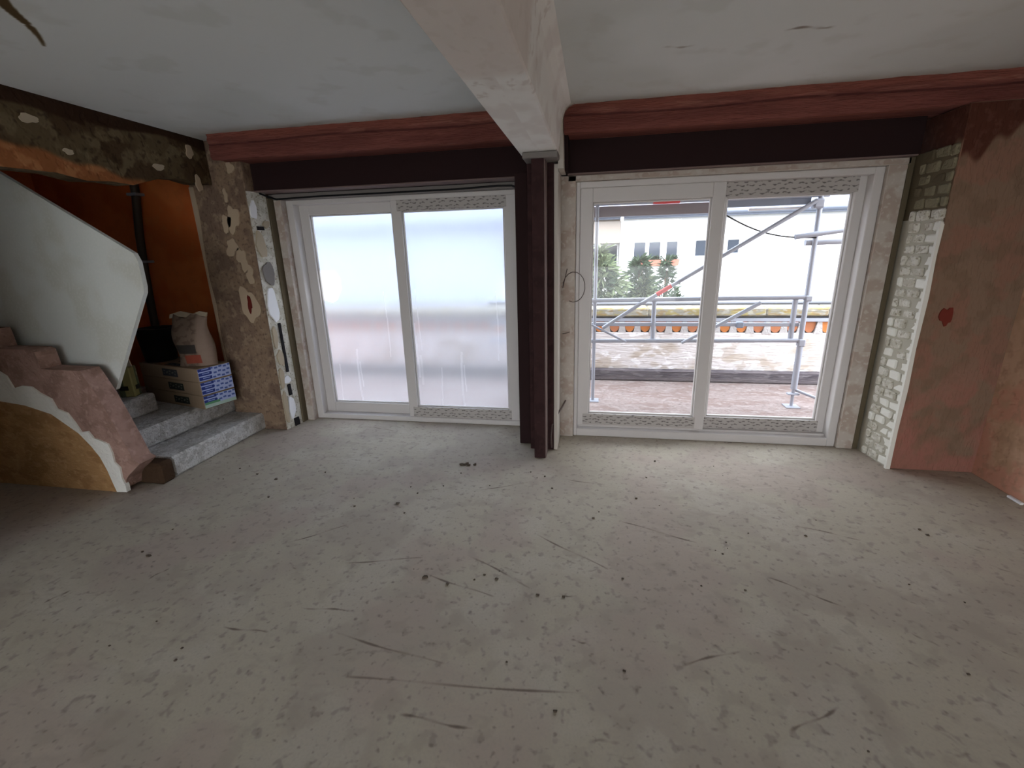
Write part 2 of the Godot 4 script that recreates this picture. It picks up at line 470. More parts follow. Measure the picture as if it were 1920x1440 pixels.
	M.upstand = bumpy(mapped(im, -4.0, -0.06, 4.0, 0.1), 43, 0.02, 0.8)
	im = paint(1024, 64, C(148, 144, 130), [[201, 0.03, 3, 0.52, 0.68, C(160, 146, 92), 0.8], [202, 0.04, 3, 0.62, 0.72, C(150, 124, 84), 0.6], [203, 0.06, 3, 0.6, 0.75, C(182, 178, 168), 0.7]])
	M.coping = bumpy(mapped(im, -4.0, -0.9, 4.0, -0.7), 43, 0.02, 0.4)
	M.terracotta = mat(C(186, 116, 64), 0.85)
	M.terracotta2 = mat(C(168, 108, 76), 0.85)
	M.cement = bumpy(mat(C(172, 168, 166), 0.95), 43, 0.02, 0.5)
	M.galv = mat(C(150, 154, 164), 0.5, 0.25, 0.4)
	M.red = mat(C(200, 60, 60), 0.6)
	M.plank = mat(C(128, 116, 120), 0.8)
	M.plank2 = mat(C(128, 136, 150), 0.7)
	M.white_render = mat(C(232, 232, 232), 0.9)
	M.pale_blue = mat(C(172, 180, 198), 0.9)
	M.cream = mat(C(186, 178, 164), 0.9)
	M.beige = mat(C(150, 136, 124), 0.9)
	M.slate = mat(C(132, 140, 158), 0.7)
	M.gutter = mat(C(120, 126, 142), 0.5, 0.3)
	M.winglass = mat(C(62, 68, 78), 0.3, 0.0, 0.15)
	M.winframe = mat(C(230, 230, 232), 0.5)
	M.planter = mat(C(186, 112, 96), 0.8)
	M.leaf = mat(C(62, 76, 58), 0.8)
	M.leaf.backlight_enabled = true
	M.leaf.backlight = Color(0.06, 0.08, 0.05)
	M.leaf2 = mat(C(98, 108, 80), 0.8)
	M.leaf2.backlight_enabled = true
	M.leaf2.backlight = Color(0.08, 0.09, 0.06)
	M.bark = mat(C(92, 74, 58), 0.95)
	M.garden = mat(C(128, 130, 136), 0.9)
	M.yard = mat(C(110, 112, 100), 1.0)
	M.paving = mat(C(214, 210, 204), 0.95)  # paled to bounce light through the unseen back opening
	M.bounce_white = mat(C(226, 222, 214), 0.95)  # unseen walls behind the viewer, whitened to bounce light forward
	M.outer = mat(C(222, 218, 212), 0.95)
	M.soil = mat(C(84, 74, 64), 1.0)
	M.plain_wall = mat(C(214, 208, 198), 0.95)  # unseen walls, lightened for bounce

# ---------------------------------------------------------------- scene
func _ready():
	rng.seed = 4
	# camera
	var cam := Camera3D.new()
	cam.name = "camera"
	cam.fov = rad_to_deg(2.0 * atan(720.0 / 850.0))
	cam.position = Vector3(0, 1.6, 0)
	cam.rotation_order = EULER_ORDER_YXZ
	cam.rotation_degrees = Vector3(-16.22, 10.43, -1.51)
	cam.near = 0.05
	cam.far = 300
	add_child(cam)
	cam.current = true
	# overcast sky and exposure
	var env := Environment.new()
	env.background_mode = Environment.BG_SKY
	var sm := ProceduralSkyMaterial.new()
	sm.sky_top_color = Color(0.92, 0.955, 1.0)
	sm.sky_horizon_color = Color(0.98, 0.985, 1.0)
	sm.ground_bottom_color = Color(0.4, 0.4, 0.38)
	sm.ground_horizon_color = Color(0.6, 0.6, 0.6)
	sm.sun_angle_max = 0.0
	sm.energy_multiplier = 1.0
	var sky := Sky.new()
	sky.sky_material = sm
	env.sky = sky
	env.background_energy_multiplier = 8.6
	env.ambient_light_source = Environment.AMBIENT_SOURCE_SKY
	env.tonemap_mode = Environment.TONE_MAPPER_LINEAR
	env.tonemap_exposure = 1.0
	env.sdfgi_enabled = true
	env.ssao_enabled = true
	env.ssil_enabled = true
	var we := WorldEnvironment.new()
	we.name = "surroundings"
	we.environment = env
	add_child(we)

	materials()
	room()
	column()
	windows()
	stair()
	clutter()
	terrace()
	scaffold()
	neighbours()
	debris()

func room():
	var S := "structure"
	solo("floor", bx(-5.6, 2.9, -0.3, 0.0, 7.2, -4.02, 0.0), M.floor, Vector3.ZERO, "bare dusty cement screed floor with scratches and stains", "floor", "", S)
	solo("ceiling", bx(-5.6, 2.9, CEIL, CEIL + 0.3, 7.2, -4.1, 0.0), M.ceiling, Vector3.ZERO, "off-white plastered ceiling on both sides of the beam", "ceiling", "", S)
	# beam towards the column, coved into the ceiling on one side
	var b := MB.new()
	b.flat_uv = true
	b.xf = Transform3D(Basis(), Vector3(0, 0, 7.0))
	b.prism(poly([-0.525, 2.246, -0.519, 2.24, -0.274, 2.24, -0.266, 2.246, -0.258, 2.33, -0.25, 2.42, -0.238, 2.48, -0.216, 2.522, -0.185, CEIL - 0.001, -0.185, CEIL + 0.05, -0.525, CEIL + 0.05]), frz(0.0), 10.47)
	solo("ceiling_beam", b, M.beam, Vector3.ZERO, "pale plastered ceiling beam running onto the steel column", "beam", "", S)
	# side walls
	var wr := thing("wall_right", "orange-brown bare plaster side wall beside the clear window", "wall", Vector3.ZERO, "", S)
	part("plaster", bx(2.69, 2.9, 0, CEIL, -0.5, -4.1, 0.0), M.brown_side, wr)
	part("bounce_plaster", bx(2.69, 2.9, 0, CEIL, 7.2, -0.5, 0.0), M.bounce_white, wr)  # unseen stretch, made white as a light bounce
	var wl := thing("wall_left", "stripped dark wall hanging over the stair opening", "wall", Vector3.ZERO, "", S)
	var m := MB.new()
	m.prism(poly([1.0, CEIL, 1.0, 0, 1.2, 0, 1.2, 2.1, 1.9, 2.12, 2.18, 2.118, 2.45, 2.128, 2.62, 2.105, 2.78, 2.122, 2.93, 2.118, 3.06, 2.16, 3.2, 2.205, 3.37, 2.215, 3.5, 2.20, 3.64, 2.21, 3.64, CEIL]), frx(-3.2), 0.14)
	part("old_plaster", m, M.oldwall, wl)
	part("bounce_plaster", bx(-3.34, -3.2, 0, CEIL, 7.0, -1.0, 0.0), M.bounce_white, wl)  # unseen stretch behind the viewer, white for bounced light
	# pale blobs of plaster left on the old wall: -z, y, radii
	for p in [[2.38, 2.40, 0.05, 0.022], [3.47, 2.43, 0.035, 0.045], [3.5, 2.20, 0.03, 0.055], [2.55, 2.26, 0.03, 0.015], [3.16, 2.27, 0.05, 0.02]]:
		m = MB.new()
		m.prism(blob(Vector2(p[0], p[1]), p[2], p[3]), frx(-3.19), 0.012)
		part("plaster_patch", m, M.patch if p[0] > 3.3 else M.patch_pale, wl)
	m = MB.new()
	m.prism(poly([-3.435, 0.45, -3.425, 0.45, -3.412, 0.7, -3.42, 0.9, -3.40, 1.2, -3.418, 1.45, -3.405, 1.7, -3.385, 2.0, -3.39, 2.2, -3.435, 2.2]), frz(-3.645), 0.008)
	part("plaster_edge", m, M.patch, wl)
	# stairwell shell
	var ws := thing("wall_stairwell", "orange painted wall at the back of the stairwell", "wall", Vector3.ZERO, "", S)
	part("painted_plaster", bx(-5.6, -3.2, 0, CEIL, -3.9, -4.1, 0.0), M.orange, ws)
	part("end_wall", bx(-5.6, -5.4, 0, CEIL, -1.2, -3.9, 0.0), M.orange, ws)
	part("near_wall", bx(-5.4, -3.3, 0, CEIL, -1.0, -1.2, 0.0), M.plain_wall, ws)
	# unseen far end: depth and wide opening added as fill light for the window wall
	var wb := thing("wall_back", "unseen far end wall behind the viewer, wide opening added for fill light", "wall", Vector3.ZERO, "", S)
	part("head_wall", bx(-3.2, 2.69, 2.42, CEIL, 7.0, 7.2, 0.0), M.plain_wall, wb)
	part("side_pier", bx(-3.34, -3.1, 0, CEIL, 7.0, 7.2, 0.0), M.plain_wall, wb)
	part("side_pier", bx(2.5, 2.9, 0, CEIL, 7.0, 7.2, 0.0), M.plain_wall, wb)

	# ---- window wall
	var wf := thing("wall_front", "stripped window wall with clay bands, dark steel lintels and rough reveals", "wall", Vector3.ZERO, "", S)
	# clay bands over both openings (rough face)
	var nz := FastNoiseLite.new()
	nz.seed = 3
	nz.frequency = 3.0
	for s in [[-3.02, -0.26, 2.362], [-0.235, 2.69, 2.375]]:
		m = bx(s[0], s[1], s[2] + 0.012, CEIL, -3.485, -4.1, 0.0)
		var x0: float = s[0]
		var x1: float = s[1]
		var yb: float = s[2]
		var f := func(i: int, j: int) -> Vector3:
			var x := lerpf(x0, x1, i / 90.0)
			var t := j / 10.0
			var y := lerpf(yb, CEIL, t)
			var d := 0.014 * nz.get_noise_2d(x * 0.5, y * 4.0) + 0.008 * nz.get_noise_2d(x * 3.0, y * 9.0 + 5.0)
			var lay := 0.012 * (0.5 + 0.5 * sin(y * 95.0 + 2.0 * nz.get_noise_2d(x, 9.0)))
			if j == 0: return Vector3(x, y + 0.01 * nz.get_noise_2d(x * 2.0, 1.0), -3.50)
			return Vector3(x, y, -3.468 + d - lay)
		m.sheet(f, 90, 10, Vector3(0, 0, 1))
		part("clay_band", m, M.band, wf)
	# steel lintels set back under the bands
	part("steel_lintel", bx(-2.95, -0.30, 2.155, CEIL, -3.76, -4.1), M.lintel, wf)
	part("steel_lintel", bx(-0.22, 2.12, 2.155, CEIL, -3.76, -4.1), M.lintel, wf)
	part("lintel_flange", bx(-2.95, -0.5, 2.148, 2.158, -3.74, -3.90, 0.002), M.primer_edge, wf)
	part("lintel_flange", bx(-0.22, 2.10, 2.148, 2.158, -3.74, -3.84, 0.002), M.primer_edge, wf)
	part("packing_strip", bx(-2.92, -0.45, 2.100, 2.149, -3.93, -4.1), M.grey, wf)
	part("packing_strip", bx(-0.22, 2.10, 2.107, 2.149, -3.80, -4.1), M.strip, wf)
	# plaster edge beside the column
	m = MB.new()
	m.prism(poly([-0.27, 2.15, -0.232, 2.15, -0.236, 2.3, -0.24, 2.45, -0.225, 2.5, -0.2, 2.53, -0.16, CEIL, -0.16, CEIL + 0.02, -0.27, CEIL + 0.02]), frz(-3.455), 0.30)
	part("plaster_edge", m, M.batten, wf)
	# pier between stair and fogged window
	part("pier", bx(-3.435, -2.90, 0, CEIL, -3.65, -4.1, 0.006), M.pier, wf)
	for p in [[-3.13, 1.90, 0.05, 0.06], [-3.06, 1.93, 0.06, 0.10], [-3.12, 1.70, 0.055, 0.07], [-3.04, 1.60, 0.05, 0.09], [-3.09, 2.12, 0.02, 0.05], [-2.99, 1.46, 0.04, 0.07], [-3.0, 2.33, 0.03, 0.05]]:
		m = MB.new()
		m.prism(blob(Vector2(p[0], p[1]), p[2], p[3], 20, 0.4), frz(-3.64), 0.012)
		part("plaster_patch", m, M.patch, wf)
	# ring of plaster with a red hole
	m = MB.new()
	var outer := blob(Vector2(-3.05, 1.20), 0.085, 0.16, 26, 0.28)
	m.prism(outer, frz(-3.638), 0.014)
	part("plaster_patch", m, M.patch, wf)
	m = MB.new()
	m.prism(blob(Vector2(-3.045, 1.21), 0.022, 0.075, 14, 0.3), frz(-3.634), 0.006)
	part("red_hole", m, mat(C(96, 34, 26), 0.9), wf, "dark red gap inside the plaster ring")
	# fogged-window reveal: plaster slope with white fillings and dark joints
	m = MB.new()
	m.quad(Vector3(-2.9, 0, -3.652), Vector3(-2.875, 0, -3.86), Vector3(-2.875, 2.15, -3.86), Vector3(-2.9, 2.15, -3.652), Vector3(1, 0, 0))
	m.quad(Vector3(-2.9, 0, -3.652), Vector3(-2.9, 2.15, -3.652), Vector3(-2.98, 2.15, -3.86), Vector3(-2.98, 0, -3.86), Vector3(-1, 0, 0))
	m.quad(Vector3(-2.98, 0, -3.86), Vector3(-2.98, 2.15, -3.86), Vector3(-2.875, 2.15, -3.86), Vector3(-2.875, 0, -3.86), Vector3(0, 0, -1))
	part("reveal", m, M.limed, wf)
	part("reveal", bx(-2.95, -2.86, 0, 2.11, -3.86, -3.98), M.mortar, wf)
	part("plaster_strip", bx(-2.86, -2.788, 0, 2.10, -3.93, -4.1), M.strip, wf)
	# pieces on the reveal: y0, y1, share of depth from, to, material, proud
	var rv := func(u: float, y: float, out: float) -> Vector3:
		return Vector3(-2.9, y, -3.652).lerp(Vector3(-2.875, y, -3.86), u) + Vector3(out, 0, 0)
	for p in [[1.93, 2.07, 0.02, 0.35, "w"], [1.60, 1.83, 0.05, 0.5, "p"], [1.38, 1.56, 0.1, 0.75, "g"], [1.02, 1.36, 0.12, 0.6, "w"], [0.80, 1.0, 0.05, 0.3, "p"], [0.62, 0.78, 0.12, 0.45, "p"], [0.42, 0.60, 0.02, 0.3, "p"],
			[0.44, 0.52, 0.25, 0.62, "w"], [0.10, 0.30, 0.25, 0.66, "w"], [1.86, 1.92, 0.55, 0.9, "p"], [0.05, 0.40, 0.0, 0.22, "p"]]:
		m = MB.new()
		var pts := []
		var sh := blob(Vector2((p[2] + p[3]) / 2, (p[0] + p[1]) / 2), (p[3] - p[2]) / 2, (p[1] - p[0]) / 2, 16, 0.22)
		var q := PackedVector2Array()
		for v in sh: q.append(Vector2(clampf(v.x, 0.0, 0.98) * 0.21, maxf(v.y, 0.01)))
		m.prism(q, Transform3D(Basis(Vector3(0.12, 0, -0.993), Vector3(0, 1, 0), Vector3(0.993, 0, 0.12)), Vector3(-2.886, 0, -3.652)), 0.02)
		part("plaster_patch", m, {"w": M.patch_white, "p": M.patch_pale, "g": M.grey}[p[4]], wf)
	for p in [[0.55, 1.02, 0.5, 0.64], [0.32, 0.43, 0.44, 0.62], [0.0, 0.08, 0.5, 0.8], [1.84, 1.87, 0.25, 0.6]]:
		m = MB.new()
		m.prism(poly([p[2] * 0.21, p[0], p[3] * 0.21, p[0], p[3] * 0.21 - 0.006, p[1], p[2] * 0.21 - 0.004, p[1]]), Transform3D(Basis(Vector3(0.12, 0, -0.993), Vector3(0, 1, 0), Vector3(0.993, 0, 0.12)), Vector3(-2.891, 0, -3.652)), 0.02)
		part("dark_joint", m, M.joint, wf)
	# pier beside the clear window
	part("brown_pier", bx(2.165, 2.72, 0, 2.38, -3.46, -4.1, 0.004), M.brown, wf)
	m = MB.new()
	m.prism(blob(Vector2(2.295, 1.12), 0.034, 0.065, 18, 0.35, 0.1), frz(-3.453), 0.01)
	part("red_hole", m, mat(C(112, 48, 38), 0.95), wf, "small dark red hole in the brown plaster")
	# limewashed brick reveal, every brick its own
	m = MB.new()
	m.prism(poly([2.156, 3.475, 2.17, 3.475, 2.17, 4.1, 2.128, 4.1, 2.128, 3.74]), Transform3D(Basis(Vector3.RIGHT, Vector3(0, 0, -1), Vector3.UP), Vector3(0, 1.74, 0)), 1.74)
	part("reveal_bed", m, M.lime_mortar, wf)
	m = MB.new()
	m.prism(poly([2.156, 3.475, 2.17, 3.475, 2.17, 4.1, 2.128, 4.1, 2.128, 3.74]), Transform3D(Basis(Vector3.RIGHT, Vector3(0, 0, -1), Vector3.UP), Vector3(0, 2.16, 0)), 0.42)
	part("reveal_bed", m, M.mortar, wf)
	var y := 0.004
	var row := 0
	while y < 2.12:
		var h := 0.066 + rng.randf_range(-0.005, 0.005)
		var cuts := [-3.462, -3.575, -3.685] if row % 2 == 0 else [-3.462, -3.52, -3.64]
		for c in cuts.size():
			var za: float = cuts[c]
			var zb: float = cuts[c + 1] if c + 1 < cuts.size() else -3.735
			m = MB.new()
			var out := rng.randf_range(-0.006, 0.006)
			var front := lerpf(2.146, 2.108, (-3.46 - za) / 0.27) - out
			m.box(Vector3(front, y + 0.004, zb + 0.004), Vector3(2.168, y + h - 0.004, za - 0.003), 0.008, 0.004, rng)
			var mm: Material = [M.limed, M.limed, M.limed, M.limed3][rng.randi() % 4]
			if c == 0 and y < 1.7: mm = M.limed3
			if y > 1.75: mm = [M.brick_dark, M.mortar, M.brick_dark][rng.randi() % 3]
			part("brick", m, mm, wf)
		y += h + 0.006
		row += 1
	m = MB.new()
	m.prism(poly([2.139, 0, 2.168, 0, 2.165, 0.3, 2.17, 0.62, 2.162, 0.9, 2.168, 1.25, 2.158, 1.5, 2.162, 1.7, 2.139, 1.72]), frz(-3.452), 0.022)
	part("plaster_arris", m, M.limed3, wf)
	part("plaster_strip", bx(1.968, 2.085, 0, 2.108, -3.80, -4.1), M.strip, wf)
	part("reveal_gap", bx(2.085, 2.12, 0, 2.15, -3.80, -4.1, 0.0), M.mortar, wf)
	# between the windows, behind the column
	part("plaster_strip", bx(-0.29, -0.157, 0, 2.15, -3.80, -4.1), M.strip, wf)
	part("post_head", bx(-0.31, -0.21, 2.156, CEIL, -3.6, -4.1, 0.0), M.lintel, wf)
	part("post_core", bx(-0.604, -0.29, 0, 2.16, -3.60, -4.1), M.lintel, wf)
	# outer facade above and beside
	part("facade", bx(-5.6, 2.9, CEIL + 0.3, 3.2, -3.9, -4.1, 0.0), M.outer, wf)

func column():
	var t := thing("steel_column", "dark red primed steel column between the two sliding windows", "column", Vector3(-0.4, 0, -3.42), "", "structure")
	part("front_flange", bx(-0.442, -0.356, 0, 2.20, -3.325, -3.345, 0.003), M.primer, t)
	part("web", bx(-0.438, -0.362, 0, 2.20, -3.345, -3.50, 0.002), M.primer, t)
	part("lit_side", bx(-0.362, -0.350, 0, 2.20, -3.335, -3.50, 0.002), M.primer_edge, t, "side of the column, paler where window light is painted in")  # light caught on the column's side, painted in as a paler strip
	part("back_flange", bx(-0.497, -0.304, 0, 2.20, -3.50, -3.53, 0.003), M.primer, t)
	part("batten", bx(-0.302, -0.272, 0, 2.19, -3.50, -3.80, 0.003), M.batten, t, "pale batten along the column")
	part("cap_plate", bx(-0.50, -0.262, 2.20, 2.238, -3.31, -3.55, 0.004), M.grey, t)

func frame_bars(mb: MB, x0: float, x1: float, y0: float, y1: float, z0: float, z1: float, l: float, r: float, bt: float, tp: float):
	mb.box(Vector3(x0, y0, z1), Vector3(x0 + l, y1, z0), 0.005)
	mb.box(Vector3(x1 - r, y0, z1), Vector3(x1, y1, z0), 0.005)
	mb.box(Vector3(x0 + l - 0.002, y0, z1), Vector3(x1 - r + 0.002, y0 + bt, z0), 0.005)
	mb.box(Vector3(x0 + l - 0.002, y1 - tp, z1), Vector3(x1 - r + 0.002, y1, z0), 0.005)

func sash(win: Node3D, x0: float, x1: float, y0: float, y1: float, z: float, w: Array, pane_mat: Material, film_top: bool, film_bottom: bool):
	var d := 0.062
	var m := MB.new()
	frame_bars(m, x0, x1, y0, y1, z, z - d, w[0], w[1], w[2], w[3])
	var s := part("sash", m, M.pvc, win)
	m = MB.new()
	frame_bars(m, x0 + w[0], x1 - w[1], y0 + w[2], y1 - w[3], z - 0.022, z - 0.05, 0.012, 0.012, 0.012, 0.012)
	part("glazing_bead", m, M.pvc, s)
	if pane_mat == M.fogged and not film_top:
		m = MB.new()
		var hole := [-2.60, 1.475, -2.47, 1.47, -2.42, 1.40, -2.41, 1.30, -2.475, 1.19, -2.53, 1.165, -2.60, 1.19]
		var L: float = x0 + w[0] + 0.002
		var R: float = x1 - w[1] - 0.002
		m.prism(poly([L, y0 + w[2] + 0.002, R, y0 + w[2] + 0.002, R, y1 - w[3] - 0.002, L, y1 - w[3] - 0.002, L, 1.475] + hole + [L, 1.19]), frz(z - 0.040), 0.008)
		part("pane", m, pane_mat, s)
		var pp := poly([L, y0 + w[2] + 0.002, R, y0 + w[2] + 0.002, R, y1 - w[3] - 0.002, L, y1 - w[3] - 0.002, L, 1.475] + hole + [L, 1.19])
		var ix := Geometry2D.triangulate_polygon(pp)
		m = MB.new()
		for k in range(0, ix.size(), 3):
			m.tri(Vector3(pp[ix[k]].x, pp[ix[k]].y, z - 0.036), Vector3(pp[ix[k + 1]].x, pp[ix[k + 1]].y, z - 0.036), Vector3(pp[ix[k + 2]].x, pp[ix[k + 2]].y, z - 0.036), Vector3(0, 0, 1))
		part("condensation", m, M.condensation, s, "dripping condensation on the pane")
		m = MB.new()
		m.prism(poly([L, 1.19, -2.60, 1.19, -2.53, 1.165, -2.475, 1.19, -2.41, 1.30, -2.42, 1.40, -2.47, 1.47, -2.60, 1.475, L, 1.475]), frz(z - 0.043), 0.001)
		part("wiped_patch", m, M.glass, s, "patch of the fogged pane wiped clear")
	else: part("pane", bx(x0 + w[0] + 0.002, x1 - w[1] - 0.002, y0 + w[2] + 0.002, y1 - w[3] - 0.002, z - 0.040, z - 0.048, 0.0) if pane_mat == M.fogged else flat(x0 + w[0] + 0.002, x1 - w[1] - 0.002, y0 + w[2] + 0.002, y1 - w[3] - 0.002, z - 0.04), pane_mat, s)
	if pane_mat == M.fogged and film_top:
		part("condensation", flat(x0 + w[0] + 0.003, x1 - w[1] - 0.003, y0 + w[2] + 0.003, y1 - w[3] - 0.003, z - 0.036), M.condensation, s, "dripping condensation on the pane")
	if film_top:
		part("protective_film", bx(x0 + w[0] * 0.6, x1 - w[1] * 0.8, y1 - w[3] + 0.001, y1 - 0.004, z + 0.001, z - 0.004, 0.0), M.film, s, "printed protective film on the rail")
	if film_bottom:
		part("protective_film", bx(x0 + w[0] * 0.5, x1 - w[1] * 0.8, y0 + 0.008, y0 + w[2] - 0.001, z + 0.001, z - 0.004, 0.0), M.film, s, "printed protective film on the rail")

func flat(x0: float, x1: float, y0: float, y1: float, z: float) -> MB:
	var m := MB.new()
	m.quad(Vector3(x0, y0, z), Vector3(x1, y0, z), Vector3(x1, y1, z), Vector3(x0, y1, z), Vector3(0, 0, 1))
	return m

func windows():
	# clear window
	var w := thing("window_1", "white sliding window with clear panes facing the scaffold", "window", Vector3(0.9, 0, -3.92), "", "structure")
	var m := MB.new()
	frame_bars(m, -0.156, 1.967, 0.0, 2.106, -3.83, -4.0, 0.03, 0.062, 0.07, 0.046)
	m.box(Vector3(-0.13, 0.06, -4.0), Vector3(1.91, 0.085, -3.885), 0.003)
	part("frame", m, M.pvc, w)
	sash(w, -0.126, 0.945, 0.098, 2.062, -3.846, [0.098, 0.092, 0.108, 0.106], M.glass, false, true)
	sash(w, 0.89, 1.93, 0.085, 2.075, -3.918, [0.086, 0.09, 0.103, 0.12], M.glass, true, true)
	# fogged window
	w = thing("window_2", "white sliding window with fogged, dripping panes next to the stair", "window", Vector3(-1.7, 0, -4.09), "", "structure")
	m = MB.new()
	frame_bars(m, -2.79, -0.604, 0.0, 2.10, -4.0, -4.17, 0.07, 0.05, 0.05, 0.04)
	part("frame", m, M.pvc, w)
	sash(w, -2.735, -1.72, 0.045, 2.075, -4.088, [0.105, 0.09, 0.105, 0.10], M.fogged, false, false)
	sash(w, -1.786, -0.648, 0.04, 2.068, -4.016, [0.094, 0.125, 0.112, 0.098], M.fogged, true, true)

func stair():
	var t := thing("staircase", "rough concrete winding stair with a stepped plaster parapet and arch", "staircase", Vector3(-3.6, 0, -3.0), "", "structure")
	part("step", bx(-5.4, -3.13, 0, 0.165, -2.64, -3.71, 0.02), M.step, t)
	var s := part("step", bx(-5.4, -3.46, 0.165, 0.33, -2.56, -3.88, 0.02), M.step, t)
	s = part("step", bx(-5.4, -3.78, 0.33, 0.495, -2.56, -3.2, 0.015), M.step, t)
	part("step", bx(-5.4, -4.12, 0.495, 0.66, -2.56, -3.2, 0.015), M.step, t)
	part("step", bx(-5.4, -4.45, 0.66, 0.825, -2.56, -3.2, 0.015), M.step, t)
	part("step_end", bx(-3.40, -3.115, 0.0, 0.17, -2.52, -2.645, 0.02), M.shaded_brown, t, "brown end of the lowest step, shade painted in")  # step end lies in shadow; the shade is painted into the brown
	# stepped parapet, pinkish old plaster
	var m := MB.new()
	m.prism(poly([-5.4, 0, -3.365, 0, -3.30, 0.03, -3.275, 0.1, -3.24, 0.14, -3.12, 0.235, -3.165, 0.26, -3.20, 0.38, -3.25, 0.54, -3.31, 0.72, -3.385, 0.88, -3.40, 0.905, -3.72, 0.912, -3.73, 1.03, -3.76, 1.045, -4.06, 1.05, -4.07, 1.18, -4.4, 1.185, -4.41, 1.32, -5.4, 1.32]), frz(-2.40), 0.13)
	part("parapet", m, M.pinkish, t)
	# ragged white filler round the arch
	m = MB.new()
	m.prism(poly([-5.3, 0.80, -4.30, 0.71, -4.18, 0.672, -3.95, 0.645, -3.74, 0.588, -3.62, 0.50, -3.555, 0.453, -3.48, 0.36, -3.43, 0.275, -3.40, 0.17, -3.385, 0.07, -3.372, 0.003, -3.285, 0.008, -3.28, 0.06, -3.295, 0.12, -3.285, 0.2, -3.32, 0.24, -3.315, 0.31, -3.33, 0.38, -3.40, 0.41, -3.44, 0.42, -3.47, 0.47, -3.53, 0.46, -3.56, 0.53, -3.60, 0.60, -3.68, 0.63, -3.70, 0.70, -3.78, 0.74, -3.84, 0.785, -3.92, 0.79, -4.0, 0.77, -4.03, 0.86, -4.1, 0.90, -4.3, 0.91, -5.3, 1.0]), frz(-2.388), 0.03)
	part("white_filler", m, M.filler, t)
	m = MB.new()
	m.prism(poly([-5.3, 0.001, -3.376, 0.001, -3.388, 0.07, -3.403, 0.17, -3.433, 0.275, -3.483, 0.36, -3.558, 0.453, -3.622, 0.50, -3.74, 0.586, -3.95, 0.642, -4.18, 0.668, -4.30, 0.705, -5.3, 0.79]), frz(-2.393), 0.02)
	part("arch_infill", m, M.archwall, t)
	# board behind the parapet
	m = MB.new()
	m.prism(poly([-5.2, 3.0 - 0.46, -4.45, CEIL - 0.01, -3.841, 2.178, -2.965, 1.655, -2.945, 1.60, -2.950, 1.44, -2.96, 1.40, -3.405, 0.715, -3.425, 0.708, -3.60, 0.785, -3.86, 0.50, -4.10, 0.50, -4.10, 0.665, -4.43, 0.665, -4.43, 0.83, -5.2, 0.83]), frz(-2.60), 0.03)
	solo("grey_panel", m, M.board, Vector3(-3.9, 0.5, -2.6), "large grey panel with a cut corner leaning on the stair", "panel")

